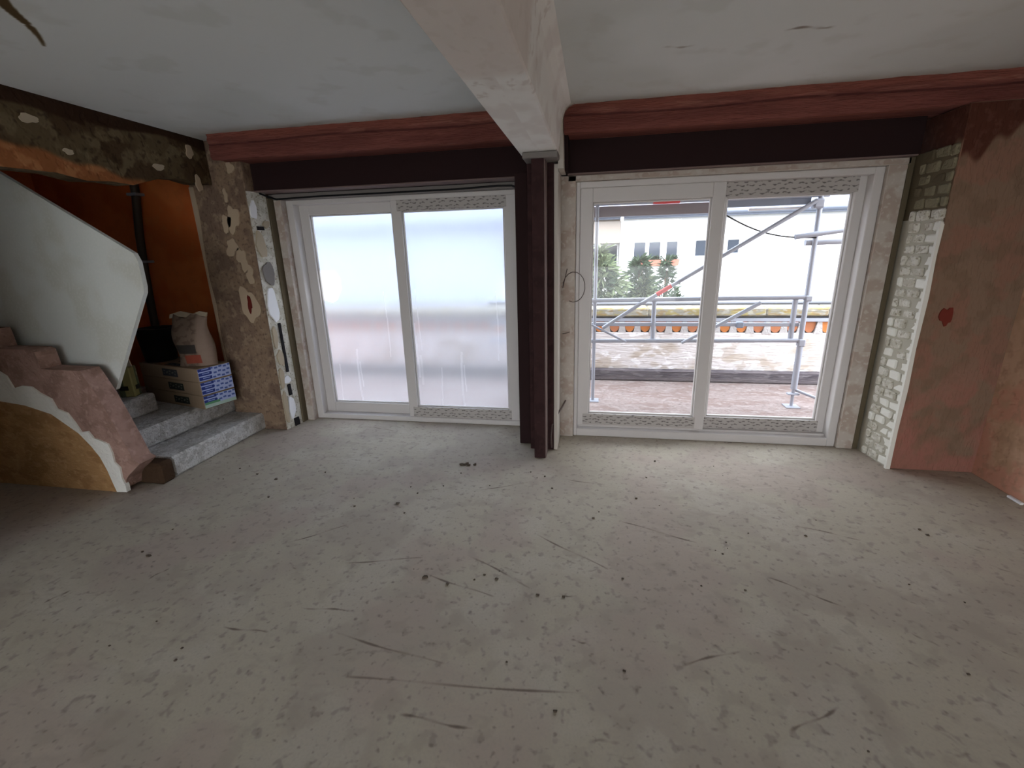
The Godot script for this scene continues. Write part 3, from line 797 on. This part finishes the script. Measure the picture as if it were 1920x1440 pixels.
func clutter():
	# cartons
	var a := Vector3(-0.97, 0, -0.243)
	var c := Vector3(-3.365, 0.33, -3.255)
	var fr := Transform3D(Basis(-a, Vector3.UP, Vector3(0.243, 0, -0.97) * -1.0), c)
	var lab := ["brown carton with dark print, lowest of the stack on the stair", "brown carton with dark print, middle of the stack on the stair", "brown carton with dark print, topmost under the cement bag and bucket"]
	for k in 3:
		var im := Image.create(256, 48, false, Image.FORMAT_RGB8)
		im.fill(C(148, 128, 106))
		var x: int = [130, 118, 104][k]
		im.fill_rect(Rect2i(x, 12, 66, 26), C(44, 50, 46) if k < 2 else C(56, 60, 66))
		for n in 5:
			im.fill_rect(Rect2i(x + 6 + n * 12, 18 + (n % 2) * 4, 7, 3), C(112, 112, 104))
			im.fill_rect(Rect2i(x + 4 + n * 12, 27 - (n % 2) * 3, 5, 5), C(96, 98, 92))
		var t := thing("carton", lab[k], "carton", c + Vector3(0, 0.123 * k, 0) + a * 0.42, "cartons stacked on the stair")
		var m := MB.new()
		m.xf = fr
		m.box(Vector3(-0.85, 0.123 * k, -0.30), Vector3(0, 0.123 * (k + 1) - 0.002, 0), 0.004)
		part("box", m, mapped(im, -0.85, -0.123 * (k + 1), 0.0, -0.123 * k), t)
		# printed sleeve on the short end
		im = Image.create(96, 48, false, Image.FORMAT_RGB8)
		im.fill(C(178, 192, 232))
		for n in 3:
			var yy := 4 + n * 15
			for i in 6:
				im.fill_rect(Rect2i(i * 13 + n * 4, yy + (i % 2) * 3, 9, 6), C(84, 104, 176))
			im.fill_rect(Rect2i(58, yy - 2, 38, 11), C(48, 62, 132))
			im.fill_rect(Rect2i(64, yy + 1, 20, 3), C(150, 168, 220))
		if k == 0:
			im.fill_rect(Rect2i(0, 34, 96, 14), C(176, 200, 190))
			im.fill_rect(Rect2i(50, 26, 46, 8), C(96, 150, 110))
		m = MB.new()
		m.xf = fr
		m.box(Vector3(0.0, 0.123 * k + 0.006, -0.294), Vector3(0.003, 0.123 * (k + 1) - 0.008, -0.006), 0.0)
		part("printed_end", m, mapped(im, -0.30, -0.123 * (k + 1), 0.0, -0.123 * k, 0.6), t, "blue and white printed end of the carton")
	# cement bag standing on the cartons
	var im2 := paint(128, 160, C(124, 106, 92), [[221, 0.04, 3, 0.5, 0.7, C(100, 84, 72), 0.8], [222, 0.02, 2, -0.5, -0.4, C(150, 130, 116), 0.9, func(u, v): return smoothstep(0.62, 0.72, u + 0.1 * v - 0.05)],
		[223, 0.05, 3, -0.5, -0.4, C(50, 48, 46), 0.85, func(u, v): return 1.0 if u > 0.2 and u < 0.64 and v > 0.56 and v < 0.74 else 0.0],
		[224, 0.05, 3, -0.5, -0.4, C(150, 70, 54), 0.9, func(u, v): return 1.0 if u > 0.36 and u < 0.70 and v > 0.77 and v < 0.94 else 0.0]])
	var bt := thing("cement_bag", "creased paper cement bag with a red label standing on the cartons", "bag", Vector3(-3.50, 0.70, -3.42))
	var m2 := MB.new()
	m2.xf = Transform3D(Basis(Vector3.UP, 0.25), Vector3(-3.49, 0.699, -3.42))
	var nz := FastNoiseLite.new()
	nz.seed = 12
	nz.frequency = 6.0
	var f := func(i: int, j: int, side: float) -> Vector3:
		var u := i / 14.0 * 2.0 - 1.0
		var v := j / 16.0
		var w := 0.165 * (1.0 - 0.10 * v) * (1.0 - 0.05 * sin(v * 9.0))
		var bulge := 0.10 * pow(maxf(0.0, 1.0 - pow(absf(u), 3.0)), 0.6) * (0.25 + 0.75 * pow(maxf(0.0, 1.0 - pow(v, 4.0)), 0.8)) * (0.75 + 0.25 * sin(v * 3.1))
		bulge += 0.010 * nz.get_noise_3d(u, v * 2.0, side) * (1.0 - absf(u))
		return Vector3(u * w + 0.012 * sin(v * 7.0), v * 0.44 + 0.02 * v * sin(u * 5.0), side * bulge)
	m2.sheet(func(i, j): return f.call(i, j, 1.0), 14, 16, Vector3(0, 0, 1))
	m2.sheet(func(i, j): return f.call(i, j, -1.0), 14, 16, Vector3(0, 0, -1))
	m2.quad(f.call(0, 0, 1.0), f.call(14, 0, 1.0), f.call(14, 0, -1.0), f.call(0, 0, -1.0), Vector3(0, -1, 0))
	part("sack", m2, mapped(im2, -0.19, -0.45, 0.19, 0.0, 0.8), bt)
	m2 = MB.new()
	m2.xf = Transform3D(Basis(Vector3.UP, 0.25), Vector3(-3.49, 0.699, -3.42))
	m2.prism(poly([-0.16, 0.42, -0.08, 0.435, 0.0, 0.42, 0.08, 0.44, 0.15, 0.425, 0.16, 0.46, 0.1, 0.475, 0.04, 0.455, -0.06, 0.48, -0.15, 0.455]), frz(0.008), 0.016)
	part("folded_top", m2, M.patch_pale, bt)
	# bucket
	var bk := thing("bucket", "black builder's bucket in the shadow behind the grey panel", "bucket", Vector3(-4.02, 0.70, -3.55))
	var b := MB.new()
	b.lathe(Vector3(-4.02, 0.70, -3.55), [Vector2(0.001, 0.002), Vector2(0.115, 0.002), Vector2(0.125, 0.012), Vector2(0.15, 0.28), Vector2(0.162, 0.285), Vector2(0.164, 0.305), Vector2(0.152, 0.31), Vector2(0.145, 0.29), Vector2(0.118, 0.02), Vector2(0.001, 0.016)], 28)
	part("shell", b, M.black, bk)
	b = MB.new()
	var arc := []
	for k in 13:
		var an := PI * k / 12.0
		arc.append(Vector3(-4.02 + 0.16 * cos(an), 0.985 + 0.035 * sin(an), -3.55 + 0.15 * sin(an)))
	b.tube(arc, 0.003, 6)
	part("handle", b, M.pipe, bk)
	# small pale pack beside the cartons
	var im3 := Image.create(48, 96, false, Image.FORMAT_RGB8)
	im3.fill(C(150, 144, 96))
	im3.fill_rect(Rect2i(0, 0, 20, 96), C(84, 92, 70))
	im3.fill_rect(Rect2i(6, 60, 26, 14), C(40, 40, 34))
	im3.fill_rect(Rect2i(4, 20, 10, 12), C(120, 124, 100))
	var sp := MB.new()
	sp.xf = Transform3D(Basis(Vector3.UP, 0.35), Vector3(-3.90, 0.495, -3.09))
	sp.box(Vector3(-0.06, 0.0, -0.05), Vector3(0.06, 0.26, 0.05), 0.008)
	var pk := thing("small_pack", "small upright pale yellow pack between grey panel and cartons", "pack", Vector3(-3.90, 0.495, -3.09))
	part("carton_body", sp, mapped(im3, -0.06, -0.26, 0.06, 0.0, 0.7), pk)
	sp = MB.new()
	sp.xf = Transform3D(Basis(Vector3.UP, 0.35), Vector3(-3.90, 0.495, -3.09))
	sp.prism(poly([-0.06, 0.258, 0.06, 0.258, 0.05, 0.32, -0.05, 0.32]), frz(0.006), 0.012)
	part("gable_top", sp, M.patch_pale, pk)
	# pipe up the stairwell wall
	var pt := thing("wall_pipe", "dark grey conduit pipe running down the orange stairwell wall", "pipe", Vector3(-4.28, 0.33, -3.85))
	var pm := MB.new()
	pm.tube([Vector3(-4.20, 2.40, -3.86), Vector3(-4.205, 2.2, -3.85), Vector3(-4.27, 1.85, -3.85), Vector3(-4.31, 1.5, -3.85), Vector3(-4.34, 1.1, -3.85), Vector3(-4.35, 0.7, -3.85), Vector3(-4.35, 0.33, -3.85)], 0.035, 12)
	part("tube", pm, M.pipe, pt)
	for y in [0.9, 1.6, 2.2]:
		var xx := -4.21 - 0.11 * clampf((2.2 - y) / 1.0, 0.0, 1.2)
		part("clip", bx(xx - 0.05, xx + 0.05, y - 0.012, y + 0.012, -3.805, -3.9, 0.003), M.galv, pt)
	# black cable over the fogged window
	var cb := MB.new()
	cb.tube([Vector3(-2.868, 2.14, -3.78), Vector3(-2.855, 2.122, -3.86), Vector3(-2.82, 2.105, -3.92), Vector3(-2.4, 2.113, -3.92), Vector3(-1.8, 2.112, -3.92), Vector3(-1.15, 2.112, -3.92), Vector3(-0.8, 2.122, -3.92), Vector3(-0.68, 2.118, -3.92), Vector3(-0.615, 2.09, -3.91)], 0.008, 8)
	solo("cable", cb, M.cable, Vector3(-1.8, 2.112, -3.92), "thin black cable strung along the top of the fogged window", "cable")
	# loose wires by the column
	var w := MB.new()
	var lp := []
	for k in 15:
		var an := -2.4 + 5.2 * k / 14.0
		lp.append(Vector3(-0.165 + 0.09 * cos(an + 0.4), 1.315 + 0.12 * sin(an + 0.4), -3.775 + 0.012 * sin(an * 2.0)))
	lp.append(Vector3(-0.22, 1.46, -3.79))
	w.tube(lp, 0.003, 6)
	solo("wire_loop", w, M.wire, Vector3(-0.2, 1.3, -3.79), "thin loop of wire sticking out beside the clear window", "wire")
	w = MB.new()
	w.tube([Vector3(-0.225, 0.34, -3.79), Vector3(-0.25, 0.31, -3.70), Vector3(-0.285, 0.28, -3.56), Vector3(-0.315, 0.22, -3.495), Vector3(-0.325, 0.12, -3.49), Vector3(-0.318, 0.02, -3.49)], 0.007, 8)
	solo("wire_end", w, M.wire, Vector3(-0.3, 0.02, -3.5), "dark wire end curling down the foot of the column", "wire")
	w = MB.new()
	w.tube([Vector3(-0.255, 0.93, -3.795), Vector3(-0.23, 0.935, -3.785), Vector3(-0.195, 0.948, -3.78)], 0.004, 6)
	solo("wire_stub", w, M.wire, Vector3(-0.25, 0.93, -3.795), "short wire stub in the plaster beside the column", "wire")

func terrace():
	solo("terrace_floor", bx(-9, 9, -0.4, -0.1, -4.02, -6.12, 0.0), M.terrace, Vector3.ZERO, "gritty pinkish grey terrace floor outside the windows", "terrace", "", "structure")
	var t := thing("terrace_parapet", "stained plaster parapet with lichened coping and terracotta tile ends", "parapet", Vector3(0, -0.1, -6.15), "", "structure")
	part("plaster_wall", bx(-9, 9, -0.1, 0.545, -6.10, -6.35, 0.006), M.parapet, t)
	part("back_wall", bx(-9, 9, 0.54, 0.77, -6.22, -6.35, 0.0), M.cement, t)
	part("upstand", bx(-9, 9, -0.1, 0.06, -6.03, -6.11, 0.02), M.upstand, t, "dark bitumen upstand with a soft shadow band painted along its foot")
	for k in 14:
		var x := -4.9 + k * 0.7
		var m := MB.new()
		m.box(Vector3(x, 0.762, -6.38), Vector3(x + 0.694, 0.865, -6.06), 0.015, 0.003, rng)
		part("coping_slab", m, M.coping, t)
	part("rail_ledge", bx(-5, 5, 0.69, 0.735, -6.075, -6.23, 0.004), M.galv, t)
	# terracotta half rounds hanging under the ledge with cement between them
	for k in 44:
		var x := -4.43 + k * 0.196
		var m := MB.new()
		var p := PackedVector2Array()
		for i in 13:
			var an := PI + PI * i / 12.0
			p.append(Vector2(x + 0.064 * cos(an), 0.645 + 0.095 * sin(an)))
		p.append(Vector2(x + 0.062, 0.70))
		p.append(Vector2(x - 0.062, 0.70))
		m.prism(p, frz(-6.11 + rng.randf_range(-0.01, 0.01)), 0.11)
		part("tile_end", m, M.terracotta if rng.randf() < 0.7 else M.terracotta2, t)
		m = MB.new()
		m.prism(poly([x + 0.045, 0.535, x + 0.151, 0.535, x + 0.140, 0.575, x + 0.122, 0.70, x + 0.074, 0.70, x + 0.056, 0.575]), frz(-6.098 + rng.randf_range(-0.012, 0.012)), 0.12)
		part("cement_wedge", m, M.cement, t)

func scaffold():
	var z := -5.15
	var t := thing("scaffold", "galvanised tube scaffold with red tape standing on the terrace", "scaffold", Vector3(2.15, -0.1, z))
	var tube := func(called: String, a: Vector2, b: Vector2, r := 0.022, m: Material = M.galv, dz := 0.0):
		var mb := MB.new()
		mb.tube([Vector3(a.x, a.y, z + dz), Vector3(b.x, b.y, z + dz)], r, 10)
		part(called, mb, m, t)
	tube.call("standard", Vector2(2.15, 0.10), Vector2(2.13, 2.2), 0.024)
	tube.call("standard_sleeve", Vector2(2.15, 0.10), Vector2(2.148, 0.62), 0.031)
	tube.call("base_jack", Vector2(2.15, -0.09), Vector2(2.15, 0.12), 0.016)
	part("base_plate", bx(2.08, 2.22, -0.1, -0.09, z + 0.07, z - 0.07, 0.002), M.galv, t)
	part("jack_nut", bx(2.09, 2.21, 0.035, 0.055, z + 0.03, z - 0.03, 0.006), M.galv, t)
	tube.call("standard", Vector2(0.01, -0.09), Vector2(0.01, 2.2), 0.020)
	part("base_plate", bx(-0.06, 0.08, -0.1, -0.09, z + 0.07, z - 0.07, 0.002), M.galv, t)
	tube.call("ledger", Vector2(-1.2, 1.052), Vector2(2.17, 1.082), 0.024)
	tube.call("ledger", Vector2(-1.2, 0.60), Vector2(2.16, 0.632), 0.022)
	part("guard_board", bx(-1.2, 2.12, 0.775, 0.815, z - 0.02, z - 0.05, 0.006), M.galv, t)
	tube.call("upright", Vector2(0.65, 0.61), Vector2(0.645, 1.06), 0.024, M.galv, -0.03)
	tube.call("upright", Vector2(2.055, 0.62), Vector2(2.05, 1.08), 0.026, M.galv, -0.03)
	tube.call("brace", Vector2(0.50, 1.03), Vector2(0.10, 0.76), 0.020, M.galv, 0.03)
	tube.call("brace", Vector2(-0.06, 0.82), Vector2(0.36, 0.61), 0.012, M.galv, 0.05)
	tube.call("brace", Vector2(1.70, 1.03), Vector2(1.28, 0.78), 0.020, M.galv, 0.03)
	tube.call("brace", Vector2(1.27, 0.78), Vector2(0.95, 0.60), 0.016, M.galv, 0.03)
	tube.call("long_brace", Vector2(2.08, 2.00), Vector2(0.50, 1.03), 0.021, M.galv, 0.045)
	tube.call("red_tape", Vector2(0.80, 1.214), Vector2(0.655, 1.125), 0.0225, M.red, 0.045)
	part("coupler", bx(1.50, 1.575, 0.76, 0.825, z + 0.0, z - 0.06, 0.01), M.plank2, t)
	part("coupler", bx(2.12, 2.185, 1.04, 1.10, z + 0.035, z - 0.035, 0.01), M.galv, t)
	part("coupler", bx(2.115, 2.185, 0.57, 0.65, z + 0.035, z - 0.035, 0.01), M.galv, t)
	part("coupler", bx(2.06, 2.16, 1.93, 2.02, z + 0.05, z - 0.035, 0.015), M.galv, t)
	var m := MB.new()
	m.tube([Vector3(2.17, 0.09, z), Vector3(2.62, -0.05, z + 0.32)], 0.016, 10)
	part("foot_brace", m, M.galv, t)
	# deck overhead with its edge board
	for k in 3:
		part("deck_plank", bx(-0.6, 2.2, 2.12, 2.165, -4.25 - 0.3 * k, -4.54 - 0.3 * k, 0.004), M.plank, t)
	part("edge_board", bx(-0.6, 1.16, 1.93, 2.035, z - 0.025, z - 0.065, 0.004), M.plank, t)
	part("edge_board", bx(1.17, 2.06, 1.975, 2.11, z - 0.025, z - 0.065, 0.004), M.plank2, t)
	part("white_strip", bx(1.50, 2.0, 1.935, 1.957, z - 0.02, z - 0.06, 0.003), M.winframe, t)
	tube.call("ledger", Vector2(-0.6, 2.062), Vector2(2.2, 2.055), 0.022)
	m = MB.new()
	m.tube([Vector3(0.57, 2.0590, z), Vector3(0.83, 2.0584, z)], 0.0255, 12)
	part("red_tape", m, M.red, t)
	for x in [0.01, 1.1, 2.13]:
		m = MB.new()
		m.tube([Vector3(x, 2.10, z), Vector3(x, 2.10, -4.2)], 0.02, 8)
		part("transom", m, M.galv, t)
	m = MB.new()
	m.tube([Vector3(1.93, 1.672, z + 0.05), Vector3(3.3, 1.84, z + 0.05)], 0.026, 10)
	part("bracket_tube", m, M.galv, t)
	m = MB.new()
	m.tube([Vector3(2.06, 1.617, z - 0.03), Vector3(3.3, 1.635, z - 0.03)], 0.03, 10)
	part("bracket_tube", m, M.galv, t)
	# slack line hanging from the deck to the standard
	m = MB.new()
	var ln := []
	for k in 13:
		var u := k / 12.0
		ln.append(Vector3(lerpf(1.16, 2.13, u), lerpf(1.97, 1.66, u) - 0.09 * sin(PI * u) , z + 0.03))
	m.tube(ln, 0.007, 6)
	solo("slack_line", m, M.cable, Vector3(2.13, 1.66, z + 0.03), "thin dark line sagging between scaffold deck and standard", "cable")

func foliage(sd: int, c: Vector3, rx: float, ry: float, n: int, droop: float) -> MB:
	var q := RandomNumberGenerator.new()
	q.seed = sd
	var m := MB.new()
	var a0 := q.randf() * TAU
	for k in n:
		var u := q.randf()
		var y := -1.0 + 2.0 * u
		var w := ((1.0 - u) * 0.7 + 0.35 * sin(u * PI)) * (0.75 + 0.45 * sin(u * 11.0 + a0))
		var a := q.randf() * TAU
		var r := sqrt(q.randf()) * w
		var p := c + Vector3(cos(a) * r * rx, y * ry, sin(a) * r * rx)
		var out := Vector3(cos(a), q.randf_range(-0.5, 0.7) - droop * r, sin(a)).normalized()
		for i in 5:
			var tip := p + (out + Vector3(q.randf_range(-0.7, 0.7), q.randf_range(-0.6, 0.6), q.randf_range(-0.7, 0.7))).normalized() * q.randf_range(0.12, 0.34)
			var side := (tip - p).cross(Vector3(q.randf_range(-1, 1), q.randf_range(-1, 1), q.randf_range(-1, 1))).normalized() * q.randf_range(0.018, 0.034)
			var mid := p.lerp(tip, 0.5)
			m.tri(p, mid + side, tip, Vector3.UP)
			m.tri(p, tip, mid - side, Vector3.UP)
	return m

func neighbours():
	solo("yard_ground", bx(-40, 40, -4.4, -4.0, -6.4, -60, 0.0), M.yard, Vector3.ZERO, "green grey yard below, between terrace and neighbouring house", "ground", "", "structure")
	part("bounce_yard", MB_quad_yard(), M.paving, self).set_meta("kind", "structure")  # added pale ground outside the back opening, bounces light indoors
	var fy: Node3D = get_node("bounce_yard")
	tag(fy, "unseen pale paving added to bounce light in through the back opening", "ground", "", "structure")
	# grey garden wall seen over the parapet
	var g := thing("garden_wall", "low grey wall just behind the terrace parapet", "wall", Vector3(0, -4.0, -8.1))
	part("wall_body", bx(-12, 14, -4.0, 0.70, -8.0, -8.25, 0.01), M.garden, g)
	part("wall_cap", bx(-12, 14, 0.70, 0.74, -7.96, -8.29, 0.01), M.garden, g)
	# white house
	var h := thing("white_house", "white rendered house with grey roof and small windows across the yard", "house", Vector3(5, -4.0, -16))
	var z := -16.0
	# wall with window openings kept shallow: strips round them
	part("wall", bx(0.8, 12, -4.0, 2.52, z, z - 8.0, 0.0), M.white_render, h)
	part("side_wing", bx(-24, -3.0, -4.0, 2.52, z, z - 8.0, 0.0), M.pale_blue, h)
	part("recessed_wall", bx(-3, 0.8, -4.0, 2.52, z - 0.9, z - 8.0, 0.0), M.beige, h)
	part("balcony_soffit", bx(-3, 0.79, 2.05, 2.52, z - 0.02, z - 0.9, 0.0), M.beige, h)
	part("balcony_fascia", bx(-3, 0.79, 1.80, 2.05, z + 0.0, z - 0.12, 0.01), M.cream, h)
	part("balcony_parapet", bx(-3, 0.79, -4.0, 0.8, z + 0.0, z - 0.15, 0.01), M.white_render, h)
	part("string_course", bx(0.8, 6.5, 1.03, 1.06, z + 0.03, z, 0.0), M.cream, h)
	for w in [[1.25, 1.60, 1.10, 1.79], [1.72, 2.07, 1.10, 1.79], [2.27, 2.60, 1.10, 1.79], [3.16, 3.62, 1.33, 1.80], [4.12, 4.45, 1.40, 1.80], [-1.6, -0.75, 0.82, 1.72], [-0.6, 0.3, 0.82, 1.72], [0.38, 0.74, 0.82, 1.72]]:
		var zz := z if w[0] > 0.9 else z - 0.9
		var m := MB.new()
		frame_bars(m, w[0] - 0.05, w[1] + 0.05, w[2] - 0.04, w[3] + 0.05, zz + 0.03, zz - 0.02, 0.05, 0.05, 0.04, 0.05)
		var win := part("window", m, M.winframe, h)
		part("pane", bx(w[0] - 0.005, w[1] + 0.005, w[2] - 0.005, w[3] + 0.005, zz + 0.008, zz - 0.01, 0.0), M.winglass, win)
	# eaves, gutter and roof
	part("eaves", bx(-24.3, 12.3, 2.52, 2.66, z + 0.35, z - 0.2, 0.01), M.gutter, h)
	var gm := MB.new()
	gm.tube([Vector3(-24.3, 2.63, z + 0.42), Vector3(12.3, 2.63, z + 0.42)], 0.07, 10)
	part("gutter", gm, M.gutter, h)
	var slope := MB.new()
	slope.quad(Vector3(-24.4, 2.70, z + 0.4), Vector3(12.4, 2.70, z + 0.4), Vector3(12.4, 5.2, z - 4.2), Vector3(-24.4, 5.2, z - 4.2), Vector3(0, 1, 1))
	slope.quad(Vector3(-24.4, 5.2, z - 4.2), Vector3(12.4, 5.2, z - 4.2), Vector3(12.4, 2.70, z - 8.4), Vector3(-24.4, 2.70, z - 8.4), Vector3(0, 1, -1))
	slope.quad(Vector3(-24.4, 2.66, z + 0.4), Vector3(12.4, 2.66, z + 0.4), Vector3(12.4, 2.66, z - 8.4), Vector3(-24.4, 2.66, z - 8.4), Vector3(0, -1, 0))
	for x in [-24.4, 12.4]:
		slope.tri(Vector3(x, 2.68, z + 0.4), Vector3(x, 5.2, z - 4.2), Vector3(x, 2.68, z - 8.4), Vector3(signf(x), 0, 0))
	part("roof", slope, M.slate, h)
	part("downpipe", bx(0.76, 0.86, 2.45, 2.95, z + 0.36, z + 0.46, 0.01), M.winframe, h)
	# flower boxes under the three narrow windows
	var lab := ["terracotta flower box under the first narrow window, half behind the bush", "terracotta flower box under the middle of three narrow windows", "terracotta flower box under the third narrow window"]
	var k := 0
	for x in [1.22, 1.70, 2.25]:
		var b := thing("flower_box", lab[k], "planter", Vector3(x + 0.2, 1.06, z + 0.13), "flower boxes on the white house")
		var m := MB.new()
		m.prism(poly([x + 0.02, 1.06, x + 0.38, 1.06, x + 0.42, 1.24, x - 0.02, 1.24]), frz(z + 0.24), 0.2)
		part("trough", m, M.planter, b)
		var q := RandomNumberGenerator.new()
		q.seed = 50 + k
		m = MB.new()
		for i in 90:
			var p := Vector3(x + q.randf_range(0.0, 0.4), 1.23 + q.randf_range(0, 0.10), z + 0.14 + q.randf_range(-0.1, 0.1))
			var d := Vector3(q.randf_range(-1, 1), q.randf_range(-0.2, 1), q.randf_range(-1, 1)).normalized() * 0.09
			var s := d.cross(Vector3(q.randf_range(-1, 1), 1, q.randf_range(-1, 1))).normalized() * 0.03
			m.tri(p, p + d * 0.6 + s, p + d, Vector3.UP)
			m.tri(p, p + d, p + d * 0.6 - s, Vector3.UP)
		part("plants", m, M.leaf, b).set_meta("kind", "stuff")
		k += 1
	# bushes between parapet and house: x, z, centre y, radii, leaf
	var bl := ["feathery pale green conifer beside the window edge, tallest of three", "dark green conifer in the middle in front of the flower boxes", "small dark bush behind the red-taped brace"]
	k = 0
	for p in [[0.10, -9.4, 0.60, 0.80, 1.0, 420, 0.2, "l"], [1.06, -11.4, 0.15, 0.78, 1.22, 430, 0.1, "d"], [1.95, -13.4, 0.0, 0.55, 1.25, 330, 0.1, "d"]]:
		var b := thing("conifer", bl[k], "conifer", Vector3(p[0], -4.0, p[1]), "conifers in front of the white house")
		var m := MB.new()
		m.tube([Vector3(p[0], -4.0, p[1]), Vector3(p[0] + 0.04, -1.5, p[1]), Vector3(p[0], p[2] + p[4] * 0.8, p[1])], 0.05, 8)
		part("trunk", m, M.bark, b)
		var fo := part("foliage", foliage(60 + k, Vector3(p[0], p[2], p[1]), p[3], p[4], p[5], p[6]), M.leaf2 if p[7] == "l" else M.leaf, b)
		fo.set_meta("kind", "stuff")
		if k < 2:
			fo = part("foliage", foliage(70 + k, Vector3(p[0] + 0.1, p[2] - 0.2, p[1] + 0.15), p[3] * 0.95, p[4] * 0.8, p[5] / 2, p[6]), M.leaf if p[7] == "l" else M.leaf2, b)
			fo.set_meta("kind", "stuff")
		k += 1

func MB_quad_yard() -> MB:
	return bx(-40, 40, -0.3, -0.05, 7.2, 40, 0.0)

func debris():
	rng.seed = 21
	# clod near the column
	var m := MB.new()
	var q := rng
	for k in 7:
		var p := Vector3(-0.96 + q.randf_range(-0.06, 0.07), 0.0, -3.13 + q.randf_range(-0.02, 0.02))
		m.box(p + Vector3(-0.012, 0.0, -0.01), p + Vector3(0.012, q.randf_range(0.008, 0.018), 0.01), 0.003, 0.004, q)
	solo("dirt_clod", m, M.soil, Vector3(-0.96, 0, -3.13), "dark clod of crumbs on the floor in front of the column", "debris")
	# loose crumbs over the floor
	m = MB.new()
	for k in 75:
		var p := Vector3(q.randf_range(-2.9, 2.1), 0.0, q.randf_range(-3.4, -0.9))
		var s := q.randf_range(0.002, 0.006) * (1.6 if q.randf() < 0.12 else 1.0)
		m.box(p + Vector3(-s, 0.0, -s), p + Vector3(s * q.randf_range(0.8, 2.0), s * 1.2, s), s * 0.3, s * 0.3, q)
	solo("floor_crumbs", m, M.soil, Vector3.ZERO, "small dark crumbs of plaster scattered over the screed floor", "debris", "", "stuff")
	m = MB.new()
	m.box(Vector3(2.655, 0.0, -3.12), Vector3(2.675, 0.015, -3.02), 0.002)
	solo("white_offcut", m, M.patch_white, Vector3(2.66, 0, -3.07), "small white offcut on the floor at the foot of the side wall", "offcut")
